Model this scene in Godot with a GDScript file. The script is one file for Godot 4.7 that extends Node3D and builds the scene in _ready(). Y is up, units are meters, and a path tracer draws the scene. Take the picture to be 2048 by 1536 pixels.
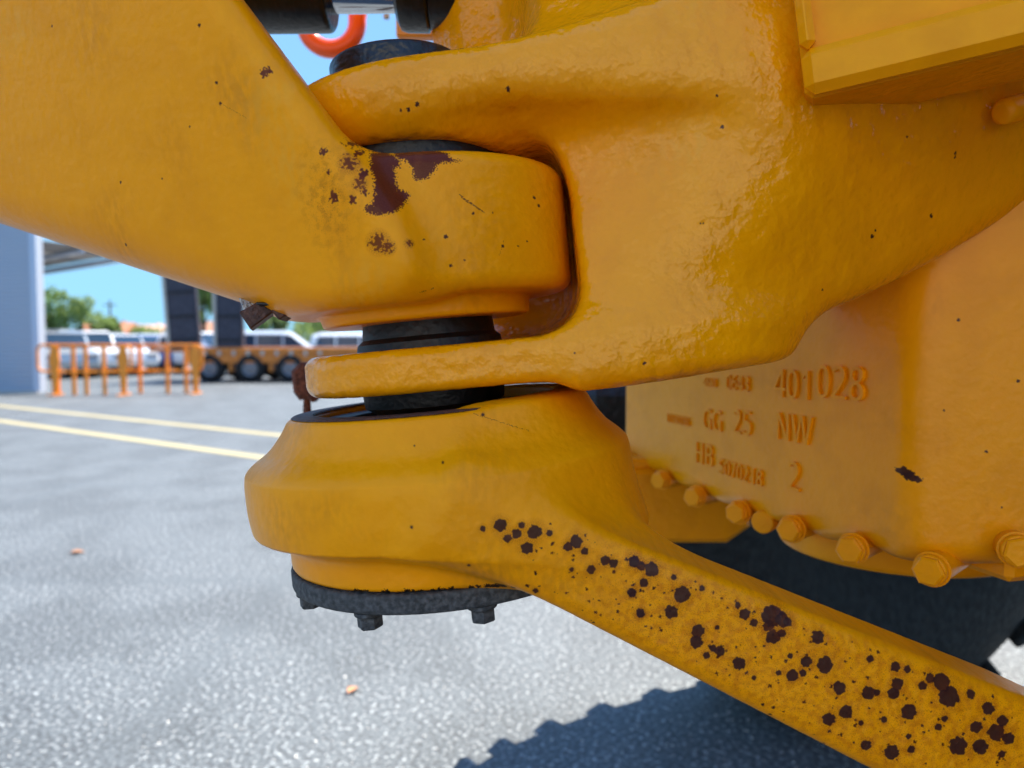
extends Node3D
# A joint of a yellow loader seen close up in the shade of the machine, a sunny yard behind it. Metres, y up.

const FP := 1500.0            # focal length in pixels of the 2048-wide photograph
const EYE := Vector3(0, 1.1, 0)
const PITCH := -0.05196       # the camera looks 2.98 degrees down
var cell := 0.003
var turned := Basis(Vector3.RIGHT, PITCH)
var joint := Transform3D(Basis(Vector3(0.99577, 0.0919, 0), Vector3(-0.0919, 0.99577, 0), Vector3(0, 0, 1)), Vector3(-0.072, 1.1, -0.66))
var rng := RandomNumberGenerator.new()
var lump := FastNoiseLite.new()
var grain := FastNoiseLite.new()
var used := {}
var M := {}

# ---------------------------------------------------------------- placing and naming
func at(px: float, py: float, d: float) -> Vector3:      # the point seen at that pixel of the photograph, d metres in front of the lens
	return EYE + turned * Vector3((px - 1024.0) / FP * d, (768.0 - py) / FP * d, -d)

func floor_at(px: float, py: float) -> Vector3:          # where that line of sight meets the ground
	var v := at(px, py, 1.0) - EYE
	return EYE + v * (-EYE.y / v.y)

func numbered(called: String) -> String:
	used[called] = used.get(called, -1) + 1
	return called if used[called] == 0 else "%s_%03d" % [called, used[called]]

func thing(called: String, label: String, category: String, place := Transform3D(), group := "") -> Node3D:
	var o := Node3D.new()
	o.name = numbered(called)
	add_child(o)
	o.transform = place
	o.set_meta("label", label)
	o.set_meta("category", category)
	if group:
		o.set_meta("group", group)
	return o

func part(called: String, mesh: Mesh, mat: Material, parent: Node3D, place := Transform3D(), label := "") -> MeshInstance3D:
	var o := MeshInstance3D.new()
	o.name = called
	o.mesh = mesh
	o.material_override = mat
	parent.add_child(o, true)
	o.transform = place
	if label:
		o.set_meta("label", label)
	return o

func structure(called: String, mesh: Mesh, mat: Material, place := Transform3D()) -> MeshInstance3D:
	var o := part(called, mesh, mat, self, place)
	o.set_meta("kind", "structure")
	return o

func copy(o: Node3D, label: String, place: Transform3D) -> Node3D:
	var c := o.duplicate()
	var base := String(o.name)
	c.name = numbered(base)
	add_child(c)
	c.transform = place
	c.set_meta("label", label)
	return c

func looking(origin: Vector3, along: Vector3, up := Vector3.UP) -> Transform3D:   # y runs along
	var y := along.normalized()
	var x := y.cross(up.cross(y) if absf(y.dot(up)) < 0.98 else Vector3.RIGHT).normalized()
	return Transform3D(Basis(x, y, x.cross(y)), origin)

func moved(v: Vector3, turn := 0.0) -> Transform3D:
	return Transform3D(Basis(Vector3.UP, turn), v)

# ---------------------------------------------------------------- meshes
func tri(st: SurfaceTool, a: Vector3, b: Vector3, c: Vector3) -> void:
	st.add_vertex(a); st.add_vertex(b); st.add_vertex(c)

func quad(st: SurfaceTool, a: Vector3, b: Vector3, c: Vector3, d: Vector3) -> void:   # clockwise from outside
	tri(st, a, b, c); tri(st, a, c, d)

func start(smooth := true) -> SurfaceTool:
	var st := SurfaceTool.new()
	st.begin(Mesh.PRIMITIVE_TRIANGLES)
	st.set_smooth_group(0 if smooth else -1)
	return st

func done(st: SurfaceTool) -> ArrayMesh:
	st.generate_normals()
	return st.commit()

func lathe(profile: Array, sides := 48, sharp := 0.5) -> ArrayMesh:     # (radius, height) from the bottom up, round y; corners over `sharp` radians stay hard
	var st := SurfaceTool.new()
	st.begin(Mesh.PRIMITIVE_TRIANGLES)
	for k in profile.size() - 1:
		var p: Vector2 = profile[k]
		var q: Vector2 = profile[k + 1]
		var d := (q - p).normalized()
		var n := Vector2(d.y, -d.x)
		var n0 := n
		var n1 := n
		if k > 0:
			var e: Vector2 = (p - profile[k - 1]).normalized()
			if absf(e.angle_to(d)) < sharp: n0 = (n + Vector2(e.y, -e.x)).normalized()
		if k < profile.size() - 2:
			var e2: Vector2 = (profile[k + 2] - q).normalized()
			if absf(d.angle_to(e2)) < sharp: n1 = (n + Vector2(e2.y, -e2.x)).normalized()
		for s in sides:
			var t0 := TAU * s / sides
			var t1 := TAU * (s + 1) / sides
			for v in [[p, n0, t0], [p, n0, t1], [q, n1, t1], [p, n0, t0], [q, n1, t1], [q, n1, t0]]:
				st.set_normal(Vector3(v[1].x * cos(v[2]), v[1].y, v[1].x * sin(v[2])))
				st.add_vertex(Vector3(v[0].x * cos(v[2]), v[0].y, v[0].x * sin(v[2])))
	return st.commit()

func disc(r: float, h: float, bevel: float, sides := 48) -> ArrayMesh:  # a solid cylinder from y = 0 to h
	var out := [Vector2(0, 0), Vector2(r - bevel, 0)]
	for k in range(1, 4):
		out.append(Vector2(r - bevel + bevel * sin(k * PI / 8), bevel - bevel * cos(k * PI / 8)))
	out.append(Vector2(r, bevel)); out.append(Vector2(r, h - bevel))
	for k in range(1, 4):
		out.append(Vector2(r - bevel + bevel * cos(k * PI / 8), h - bevel + bevel * sin(k * PI / 8)))
	out.append(Vector2(r - bevel, h)); out.append(Vector2(0, h))
	return lathe(out, sides)

func box(size: Vector3, bevel := 0.003) -> ArrayMesh:     # chamfered box centred on the origin
	var st := start(false)
	var h := size / 2
	var b := minf(bevel, minf(h.x, minf(h.y, h.z)) * 0.9)
	for axis in 3:
		for sgn: float in [1.0, -1.0]:
			var i := (axis + 1) % 3
			var j := (axis + 2) % 3
			var c := []
			for k in 4:
				var v := Vector3()
				v[axis] = h[axis] * sgn
				v[i] = (h[i] - b) * (1 if k in [0, 3] else -1)
				v[j] = (h[j] - b) * (1 if k < 2 else -1)
				c.append(v)
			if sgn > 0: quad(st, c[3], c[2], c[1], c[0])
			else: quad(st, c[0], c[1], c[2], c[3])
	for axis in 3:
		var i := (axis + 1) % 3
		var j := (axis + 2) % 3
		for si: float in [1.0, -1.0]:
			for sj: float in [1.0, -1.0]:
				var c := []
				for k in 4:
					var v := Vector3()
					v[axis] = (h[axis] - b) * (1 if k in [0, 3] else -1)
					v[i] = (h[i] if k < 2 else h[i] - b) * si
					v[j] = (h[j] - b if k < 2 else h[j]) * sj
					c.append(v)
				if si * sj > 0: quad(st, c[0], c[1], c[2], c[3])
				else: quad(st, c[3], c[2], c[1], c[0])
	for sx: float in [1.0, -1.0]:
		for sy: float in [1.0, -1.0]:
			for sz: float in [1.0, -1.0]:
				var a := Vector3(h.x * sx, (h.y - b) * sy, (h.z - b) * sz)
				var c := Vector3((h.x - b) * sx, h.y * sy, (h.z - b) * sz)
				var d := Vector3((h.x - b) * sx, (h.y - b) * sy, h.z * sz)
				if sx * sy * sz > 0: tri(st, a, d, c)
				else: tri(st, a, c, d)
	return done(st)

func prism(outline: PackedVector2Array, depth: float, bevel := 0.0) -> ArrayMesh:   # an outline (counter-clockwise) pushed from z = -depth/2 to depth/2
	var st := start(false)
	var inner := outline
	if bevel > 0:
		var o := Geometry2D.offset_polygon(outline, -bevel, Geometry2D.JOIN_MITER)
		if o.size() == 1 and o[0].size() == outline.size():
			inner = o[0]
			var best := 0
			for k in inner.size():
				if inner[k].distance_to(outline[0]) < inner[best].distance_to(outline[0]): best = k
			var moved_ := PackedVector2Array()
			for k in inner.size(): moved_.append(inner[(k + best) % inner.size()])
			inner = moved_
		else:
			bevel = 0.0
	var t := Geometry2D.triangulate_polygon(inner)
	var z := depth / 2
	for k in range(0, t.size(), 3):
		var p := [inner[t[k]], inner[t[k + 1]], inner[t[k + 2]]]
		if (p[1] - p[0]).cross(p[2] - p[0]) < 0: p.reverse()
		tri(st, Vector3(p[0].x, p[0].y, z), Vector3(p[2].x, p[2].y, z), Vector3(p[1].x, p[1].y, z))
		tri(st, Vector3(p[0].x, p[0].y, -z), Vector3(p[1].x, p[1].y, -z), Vector3(p[2].x, p[2].y, -z))
	for k in outline.size():
		var a := outline[k]
		var b := outline[(k + 1) % outline.size()]
		quad(st, Vector3(a.x, a.y, -z + bevel), Vector3(a.x, a.y, z - bevel), Vector3(b.x, b.y, z - bevel), Vector3(b.x, b.y, -z + bevel))
		if bevel > 0:
			var c := inner[k]
			var d := inner[(k + 1) % outline.size()]
			quad(st, Vector3(a.x, a.y, z - bevel), Vector3(c.x, c.y, z), Vector3(d.x, d.y, z), Vector3(b.x, b.y, z - bevel))
			quad(st, Vector3(b.x, b.y, -z + bevel), Vector3(d.x, d.y, -z), Vector3(c.x, c.y, -z), Vector3(a.x, a.y, -z + bevel))
	return done(st)

func tube(path: PackedVector3Array, r: float, sides := 10, closed := false) -> ArrayMesh:
	var st := SurfaceTool.new()
	st.begin(Mesh.PRIMITIVE_TRIANGLES)
	var n := path.size()
	var rings := []
	var up := Vector3.UP
	for k in n:
		var a := path[(k - 1 + n) % n] if closed or k > 0 else path[0]
		var b := path[(k + 1) % n] if closed or k < n - 1 else path[n - 1]
		var t := (b - a).normalized()
		if absf(t.dot(up)) > 0.95: up = Vector3.RIGHT if absf(t.x) < 0.9 else Vector3.BACK
		var x := t.cross(up).normalized()
		up = x.cross(t).normalized()
		var ring := []
		for s in sides:
			var w := TAU * s / sides
			ring.append([path[k], x * cos(w) + up * sin(w)])
		rings.append(ring)
	for k in (n if closed else n - 1):
		for s in sides:
			var q := [rings[k][s], rings[k][(s + 1) % sides], rings[(k + 1) % n][(s + 1) % sides], rings[(k + 1) % n][s]]
			for i in [0, 1, 2, 0, 2, 3]:
				st.set_normal(q[i][1]); st.add_vertex(q[i][0] + q[i][1] * r)
	if not closed:
		for e in [0, n - 1]:
			var out := (path[0] - path[1] if e == 0 else path[n - 1] - path[n - 2]).normalized()
			for s in sides:
				var p: Vector3 = path[e] + rings[e][s][1] * r
				var q: Vector3 = path[e] + rings[e][(s + 1) % sides][1] * r
				for v in ([path[e], p, q] if e == 1 else [path[e], q, p]):
					st.set_normal(out); st.add_vertex(v)
	return st.commit()

func hex_bolt(r: float, h: float, washer: float, turn := 0.0) -> ArrayMesh:    # head along +y, on a washer
	var o := PackedVector2Array()
	for k in 6: o.append(Vector2.from_angle(k * TAU / 6 + turn) * r)
	var st := SurfaceTool.new()
	st.begin(Mesh.PRIMITIVE_TRIANGLES)
	st.append_from(prism(o, h, r * 0.12), 0, Transform3D(Basis(Vector3.RIGHT, -PI / 2), Vector3(0, washer + h / 2, 0)))
	st.append_from(disc(r * 1.18, washer, washer * 0.3, 24), 0, Transform3D())
	return st.commit()

# ---------------------------------------------------------------- castings: distance fields meshed with surface nets
static func smin(a: float, b: float, k: float) -> float:
	var h := maxf(k - absf(a - b), 0.0) / k
	return minf(a, b) - h * h * k * 0.25

static func smax(a: float, b: float, k: float) -> float:
	return -smin(-a, -b, k)

static func slab(d2: float, y: float, lo: float, hi: float, r: float) -> float:      # an outline pushed from lo to hi with rounded rims
	var a := d2 + r
	var b := absf(y - (lo + hi) * 0.5) - (hi - lo) * 0.5 + r
	return minf(maxf(a, b), 0.0) + sqrt(maxf(a, 0.0) ** 2 + maxf(b, 0.0) ** 2) - r

func plane_of(n: Vector3, through: Vector3) -> Plane:      # a world plane in the joint's own axes
	var m := (joint.basis.inverse() * n).normalized()
	return Plane(m, m.dot(joint.affine_inverse() * through))

var pl_left_face: Plane
var pl_right_face: Plane
var pl_rise: Plane
var pl_arm_top: Plane
var pl_arm_bottom: Plane
var pl_arm_front: Plane
var pl_arm_back: Plane
func planes() -> void:
	# fork
	pl_left_face = plane_of(Vector3(-0.40, 0.25, 0.88), at(1340, 600, 0.54))
	pl_right_face = plane_of(Vector3(0.42, -0.317, 0.85), at(1340, 600, 0.54))
	pl_rise = plane_of(Vector3(0.54, -0.83, 0.08), at(1600, 728, 0.62))
	# link arm
	pl_arm_top = plane_of(Vector3(0.798, 0.602, 0), at(600, 150, 0.60))
	pl_arm_bottom = plane_of(Vector3(-0.31, -0.94, 0.06), at(250, 528, 0.60))
	pl_arm_front = plane_of(Vector3(-0.40, -0.26, 0.88), at(600, 400, 0.523))
	pl_arm_back = plane_of(Vector3(0.40, 0.26, -0.88), at(600, 400, 0.68))

func d_fork(p: Vector3) -> float:
	var c := Vector2(p.x - clampf(p.x, 0.0, 0.2), p.z).length()
	var lower := slab(c - 0.108, p.y, -0.036, -0.002, 0.010)
	var upper := smax(smax(c - 0.110, p.y - 0.196 - 0.11 * (p.x + 0.11), 0.024), 0.174 - p.y, 0.022)
	var lip := slab(Vector2(p.x, p.z).length() - 0.09, p.y, 0.161, 0.19, 0.005)
	var face := smax(pl_left_face.distance_to(p), pl_right_face.distance_to(p), 0.05)
	var hull := smax(face, maxf(-0.19 - p.z, p.x - 0.66), 0.03)
	var under := smax(-0.035 - p.y, pl_rise.distance_to(p), 0.11)
	var pocket := smax(0.1290 + 0.7 * minf(p.z + 0.01, 0.0) - p.x, 0.1312 - Vector2(p.x, p.z).length(), 0.01)
	var web := smax(smax(hull, under, 0.022), smax(pocket, p.y - 0.46, 0.03), 0.009)
	var head := smax(hull, smax(0.112 - p.x, 0.185 - p.y, 0.03), 0.03)
	head = smax(head, p.y - 0.46, 0.02)
	var d := smin(web, head, 0.03)
	d = smin(smin(d, upper, 0.075), smin(lower, lip, 0.004), 0.045)
	return d

func d_arm(p: Vector3) -> float:
	var r := Vector2(p.x, p.z).length()
	var eye := slab(r - 0.128, p.y, 0.036, 0.137, 0.012)
	var lip := slab(r - 0.09, p.y, 0.020, 0.06, 0.004)
	var a := smax(pl_arm_top.distance_to(p), pl_arm_bottom.distance_to(p), 0.02)
	a = smax(a, pl_arm_front.distance_to(p), 0.035)
	a = smax(a, maxf(pl_arm_back.distance_to(p), maxf(p.x - 0.02, -0.75 - p.x)), 0.02)
	a = smax(a, smax(0.036 - p.y, p.y - 0.5, 0.01), 0.02)
	return smin(smin(a, eye, 0.024), lip, 0.006)

func d_lever(p: Vector3) -> float:
	var r := Vector2(p.x, p.z).length()
	# a cone that widens into a rounded rim, wider towards the bar
	var t := clampf((-0.051 - p.y) / 0.042, 0.0, 1.0)
	var cone := smax((r - 0.1265 - 0.034 * pow(t, 1.4)) * 0.78, p.y + 0.051, 0.006)
	cone = maxf(cone, -0.14 - p.y)
	var rim := smax(smax(r - 0.163, p.y + 0.087, 0.020), -0.153 - p.y, 0.04)
	var low := slab(r - 0.135, p.y, -0.176, -0.12, 0.004)
	var skirt := smax((r - 0.1265 - (-0.051 - p.y) * 0.46) * 0.9, smax(p.z - 0.11, 0.03 - p.x, 0.04), 0.04)
	skirt = smax(skirt, maxf(p.y + 0.052, -0.168 - p.y), 0.01)
	var d := smin(smin(smin(cone, rim, 0.012), skirt, 0.02), low, 0.010)
	# the bar
	var q := p - Vector3(0.02, -0.117, 0.122)
	var u := q.x * 0.8665 - q.y * 0.4992
	var v := q.x * 0.4992 + q.y * 0.8665
	var half := 0.026 + 0.052 * clampf(u, 0.0, 0.42)
	var e := Vector2(absf(v) - half + 0.014, absf(q.z) - 0.036 + 0.014)
	var bar := minf(maxf(e.x, e.y), 0.0) + Vector2(maxf(e.x, 0), maxf(e.y, 0)).length() - 0.014
	bar = smax(bar, maxf(-u, u - 0.62), 0.01)
	d = smin(d, bar, 0.036)
	# the bore and its inner step
	var bore := maxf(r - 0.104, -0.072 - p.y)
	d = smax(d, -bore, 0.004)
	return d

func d_housing(p: Vector3) -> float:        # in world axes round the eye: x right, y up from the eye, z towards the viewer
	p /= 1.1
	var f1 := (p.x - 0.344) * -0.9688 + (p.z + 0.64) * 0.2477
	var f2 := (p.x - 0.344) * -0.245 + (p.z + 0.64) * 0.97
	var d := smax(f1, f2, 0.022)
	var low := -0.201 + 0.16 * (p.z + 0.93) ** 2 + 0.0035 * cos((p.z + 0.71) * 62.0)
	d = smax(d, low - p.y, 0.02)
	d = smax(d, maxf(-1.25 - p.z, maxf(p.x - 0.95, p.y - 0.3)), 0.008)
	return d

func net(sdf: Callable, lo: Vector3, hi: Vector3, c: float, wave: float, share := 0, shares := 1) -> Array:   # share: which slice along x, so that slices can be meshed at the same time
	var n := Vector3i(((hi - lo) / c).ceil()) + Vector3i(2, 2, 2)
	n = Vector3i(ceili(n.x / 16.0), ceili(n.y / 16.0), ceili(n.z / 16.0)) * 16
	var w := n + Vector3i.ONE
	var val := PackedFloat32Array(); val.resize(w.x * w.y * w.z); val.fill(9.0)
	var vid := PackedInt32Array(); vid.resize(w.x * w.y * w.z); vid.fill(-1)
	var from := ceili(n.x / 4.0 * share / shares) * 4
	var to := ceili(n.x / 4.0 * (share + 1) / shares) * 4
	var blocks := []
	for bz in range(0, n.z, 16):
		for by in range(0, n.y, 16):
			for bx in range(0, n.x, 16):
				if bx + 16 < from - 4 or bx > to: continue
				if absf(sdf.call(lo + Vector3(bx + 8, by + 8, bz + 8) * c)) > 16 * c * 0.9: continue
				for z in range(bz, bz + 16, 4):
					for y in range(by, by + 16, 4):
						for x in range(bx, bx + 16, 4):
							if x < from - 4 or x >= to: continue
							if absf(sdf.call(lo + Vector3(x + 2, y + 2, z + 2) * c)) < 4 * c * 0.93: blocks.append(Vector3i(x, y, z))
	var sx := 1
	var sy := w.x
	var sz := w.x * w.y
	for b: Vector3i in blocks:
		for z in range(b.z, b.z + 5):
			for y in range(b.y, b.y + 5):
				var k := z * sz + y * sy + b.x
				for x in range(b.x, b.x + 5):
					if val[k] == 9.0: val[k] = sdf.call(lo + Vector3(x, y, z) * c)
					k += 1
	var bumps: FastNoiseLite = lump.duplicate()
	var pos := PackedVector3Array()
	var nor := PackedVector3Array()
	var corner := [0, sx, sy, sx + sy, sz, sx + sz, sy + sz, sx + sy + sz]
	var off := [Vector3(0, 0, 0), Vector3(1, 0, 0), Vector3(0, 1, 0), Vector3(1, 1, 0), Vector3(0, 0, 1), Vector3(1, 0, 1), Vector3(0, 1, 1), Vector3(1, 1, 1)]
	var edges := [[0, 1], [2, 3], [4, 5], [6, 7], [0, 2], [1, 3], [4, 6], [5, 7], [0, 4], [1, 5], [2, 6], [3, 7]]
	var e := c * 0.4
	for b: Vector3i in blocks:
		for z in range(b.z, b.z + 4):
			for y in range(b.y, b.y + 4):
				var k := z * sz + y * sy + b.x - 1
				for x in range(b.x, b.x + 4):
					k += 1
					var inside := 0
					for o: int in corner:
						if val[k + o] < 0.0: inside += 1
					if inside == 0 or inside == 8: continue
					var sum := Vector3()
					var count := 0
					for ed: Array in edges:
						var va := val[k + corner[ed[0]]]
						var vb := val[k + corner[ed[1]]]
						if (va < 0.0) != (vb < 0.0):
							sum += (off[ed[0]] as Vector3).lerp(off[ed[1]], va / (va - vb))
							count += 1
					var p := lo + (Vector3(x, y, z) + sum / count) * c
					var d0: float = sdf.call(p + Vector3(e, -e, -e))
					var d1: float = sdf.call(p + Vector3(-e, -e, e))
					var d2: float = sdf.call(p + Vector3(-e, e, -e))
					var d3: float = sdf.call(p + Vector3(e, e, e))
					var g := (Vector3(d0 - d1 - d2 + d3, -d0 - d1 + d2 + d3, -d0 + d1 - d2 + d3)).normalized()
					p -= g * clampf((d0 + d1 + d2 + d3) * 0.25, -c, c)
					# the slight waviness of a sand casting
					var w0 := bumps.get_noise_3dv(p * 1000.0)
					var slope := Vector3(bumps.get_noise_3d(p.x * 1000.0 + 1.5, p.y * 1000.0, p.z * 1000.0) - w0, bumps.get_noise_3d(p.x * 1000.0, p.y * 1000.0 + 1.5, p.z * 1000.0) - w0, bumps.get_noise_3d(p.x * 1000.0, p.y * 1000.0, p.z * 1000.0 + 1.5) - w0) / 0.0015
					vid[k] = pos.size()
					pos.append(p + g * w0 * wave)
					nor.append((g - (slope - g * slope.dot(g)) * wave).normalized())
	var idx := PackedInt32Array()
	for b: Vector3i in blocks:
		if b.x < from: continue
		for z in range(b.z, b.z + 4):
			for y in range(b.y, b.y + 4):
				for x in range(b.x, b.x + 4):
					var k := z * sz + y * sy + x
					var here := val[k] < 0.0
					for axis in 3:
						var s: int = [sx, sy, sz][axis]
						if (val[k + s] < 0.0) == here or val[k + s] == 9.0: continue
						var u: int = [sy, sz, sx][axis]
						var v: int = [sz, sx, sy][axis]
						if k - u - v < 0: continue
						var q := [vid[k], vid[k - u], vid[k - u - v], vid[k - v]]
						if q.min() < 0: continue
						if here: idx.append_array(PackedInt32Array([q[0], q[3], q[2], q[0], q[2], q[1]]))
						else: idx.append_array(PackedInt32Array([q[0], q[1], q[2], q[0], q[2], q[3]]))
	return [pos, nor, idx]

func netted(a: Array, origin := Vector2(), size := Vector2.ONE) -> ArrayMesh:      # second UV: the casting's own x and y, for its worn spots
	var arrays := []
	arrays.resize(Mesh.ARRAY_MAX)
	arrays[Mesh.ARRAY_VERTEX] = a[0]
	arrays[Mesh.ARRAY_NORMAL] = a[1]
	arrays[Mesh.ARRAY_INDEX] = a[2]
	var uv := PackedVector2Array()
	uv.resize(a[0].size())
	for k in uv.size():
		uv[k] = Vector2((a[0][k].x - origin.x) / size.x, (origin.y - a[0][k].y) / size.y)
	arrays[Mesh.ARRAY_TEX_UV] = uv
	arrays[Mesh.ARRAY_TEX_UV2] = uv
	var m := ArrayMesh.new()
	m.add_surface_from_arrays(Mesh.PRIMITIVE_TRIANGLES, arrays)
	return m

# ---------------------------------------------------------------- worn paint: chips and rust drawn where the casting has them
const RUST := Color(0.34, 0.105, 0.075)
const DARK := Color(0.21, 0.10, 0.105)

class Wear:
	var img: Image
	var origin: Vector2
	var size: Vector2
	var n := FastNoiseLite.new()
	var edge := FastNoiseLite.new()
	func _init(o: Vector2, s: Vector2, across: int) -> void:
		origin = o; size = s
		img = Image.create(across, int(across * s.y / s.x), false, Image.FORMAT_RGBA8)
		img.fill(Color(0.2, 0.09, 0.07, 0.0))
		edge.seed = 8; edge.frequency = 0.09; edge.fractal_octaves = 3; edge.fractal_gain = 0.4
		n.seed = 5; n.frequency = 0.09; n.fractal_octaves = 4
	func pix(p: Vector2) -> Vector2:
		return Vector2((p.x - origin.x) / size.x, (origin.y - p.y) / size.y) * Vector2(img.get_size())
	func lay(x: int, y: int, c: Color, a: float) -> void:
		if x < 0 or y < 0 or x >= img.get_width() or y >= img.get_height() or a <= 0.0: return
		var old := img.get_pixel(x, y)
		var t := a / maxf(a + old.a * (1 - a), 1e-4)
		var mixed := old.lerp(c, t)
		mixed.a = a + old.a * (1 - a)
		img.set_pixel(x, y, mixed)
	func blot(p: Vector2, r: float, c: Color, rough := 0.5, halo := 0.0, squash := 1.0) -> void:       # r in metres
		var q := pix(p)
		var rp := r / size.x * img.get_width()
		var reach := rp * (1.7 + 1.5 * halo) + 2
		for y in range(int(q.y - reach), int(q.y + reach) + 1):
			for x in range(int(q.x - reach), int(q.x + reach) + 1):
				var d := Vector2(x - q.x, (y - q.y) * squash).length() / rp
				var e := d + rough * edge.get_noise_2d(x * 17.0 / (rp + 5.0), y * 17.0 / (rp + 5.0)) * 1.3
				var a := clampf((1.0 - e) * rp * 0.8 + 0.5, 0.0, 1.0)
				if halo > 0 and a < 1.0:
					var h := clampf(1.6 + halo - d, 0.0, 1.0) * halo * clampf(0.5 + n.get_noise_2d(x * 4.0, y * 4.0) * 1.6, 0, 1)
					lay(x, y, Color(0.50, 0.19, 0.05), h * 0.75)
				lay(x, y, c, a * 0.97)
	func patch(outline: PackedVector2Array, c: Color, wobble: float) -> void:       # outline in metres
		var o := PackedVector2Array()
		var lo := Vector2(1e9, 1e9)
		var hi := -lo
		for p in outline:
			var q := pix(p)
			o.append(q); lo = lo.min(q); hi = hi.max(q)
		for y in range(int(lo.y - wobble), int(hi.y + wobble) + 1):
			for x in range(int(lo.x - wobble), int(hi.x + wobble) + 1):
				var s := Vector2(x, y) + Vector2(n.get_noise_2d(x * 2.2, y * 2.2), n.get_noise_2d(x * 2.2 + 700, y * 2.2)) * wobble
				if Geometry2D.is_point_in_polygon(s, o):
					lay(x, y, c.lightened(0.06 * n.get_noise_2d(x * 3.0 + 90, y * 3.0)), 0.97)
	func stain(p: Vector2, r: Vector2, c: Color, most: float) -> void:      # a soft cloud of dirt
		var q := pix(p)
		var rp := r / size.x * img.get_width()
		for y in range(int(q.y - rp.y), int(q.y + rp.y) + 1):
			for x in range(int(q.x - rp.x), int(q.x + rp.x) + 1):
				var d := Vector2((x - q.x) / rp.x, (y - q.y) / rp.y).length()
				if d < 1.0: lay(x, y, c, (1 - d) * most * clampf(0.55 + 1.3 * n.get_noise_2d(x * 0.5, y * 0.22), 0, 1))
	func scratch(p: Vector2, q: Vector2, width: float, c: Color) -> void:
		var a := pix(p)
		var b := pix(q)
		var steps := int(a.distance_to(b)) + 1
		for k in steps:
			var t := float(k) / steps
			if n.get_noise_1d(k * 3.0 + a.x) < -0.12: continue
			var s := a.lerp(b, t) + Vector2(n.get_noise_1d(k * 1.5), n.get_noise_1d(k * 1.5 + 300)) * 2.5
			for j in int(width): lay(int(s.x) + j, int(s.y), c, 0.75)
	func freckles(test: Callable, amount: float, c: Color) -> void:          # fine rust bloom where test(point) is high
		for y in img.get_height():
			for x in img.get_width():
				var p := Vector2(origin.x + x * size.x / img.get_width(), origin.y - y * size.y / img.get_height())
				var k: float = test.call(p)
				if k <= 0.0: continue
				var v := n.get_noise_2d(x * 5.0, y * 5.0) * 0.6 + n.get_noise_2d(x * 0.45, y * 0.45) * 0.9
				lay(x, y, c, clampf((v + 0.02) * 2.0, 0, 0.62) * k * amount)
				if n.get_noise_2d(x * 3.1 + 77, y * 3.1) > 0.52 - 0.12 * k: lay(x, y, Color(0.45, 0.16, 0.05), 0.7 * k)
	func texture() -> ImageTexture:
		return ImageTexture.create_from_image(img)

func local2(px: float, py: float, d: float) -> Vector2:
	var v := joint.affine_inverse() * at(px, py, d)
	return Vector2(v.x, v.y)

func ramp(colors: Array, offsets: Array) -> Gradient:
	var g := Gradient.new()
	g.colors = PackedColorArray(colors)
	g.offsets = PackedFloat32Array(offsets)
	return g

func noise_texture(freq: float, octaves: int, side: int, g: Gradient = null, bump := 0.0, kind := FastNoiseLite.TYPE_SIMPLEX_SMOOTH, sd := 1) -> NoiseTexture2D:
	var f := FastNoiseLite.new()
	f.noise_type = kind
	f.frequency = freq
	f.fractal_octaves = octaves
	f.seed = sd
	var t := NoiseTexture2D.new()
	t.width = side
	t.height = side
	t.seamless = true
	t.noise = f
	if g: t.color_ramp = g
	if bump > 0:
		t.as_normal_map = true
		t.bump_strength = bump
	return t

func solid(c: Color, rough := 0.5, metal := 0.0) -> StandardMaterial3D:
	var m := StandardMaterial3D.new()
	m.albedo_color = c
	m.roughness = rough
	m.metallic = metal
	return m

func triplanar(m: StandardMaterial3D, s: float, world := false) -> StandardMaterial3D:
	m.uv1_triplanar = true
	m.uv1_world_triplanar = world
	m.uv1_scale = Vector3.ONE * s
	return m

func yellow(tex: Texture2D, bumps: Texture2D, strength: float, rough: float, wear: Texture2D = null) -> StandardMaterial3D:
	var m := solid(Color.WHITE, rough)
	m.albedo_texture = tex
	m.normal_enabled = true
	m.normal_texture = bumps
	m.normal_scale = strength
	m.metallic_specular = 0.28
	triplanar(m, 2.2)
	if wear:
		m.detail_enabled = true
		m.detail_albedo = wear
		m.detail_uv_layer = BaseMaterial3D.DETAIL_UV_2
		m.texture_repeat = true
	return m

func noisy(a: Color, b: Color, freq: float, s: float, rough: float, bump := 0.0, metal := 0.0, world := false) -> StandardMaterial3D:
	var m := solid(Color.WHITE, rough, metal)
	m.albedo_texture = noise_texture(freq, 4, 256, ramp([a, b], [0.25, 0.75]))
	if bump > 0:
		m.normal_enabled = true
		m.normal_texture = noise_texture(freq * 1.5, 3, 256, null, bump)
	return triplanar(m, s, world)

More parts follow.
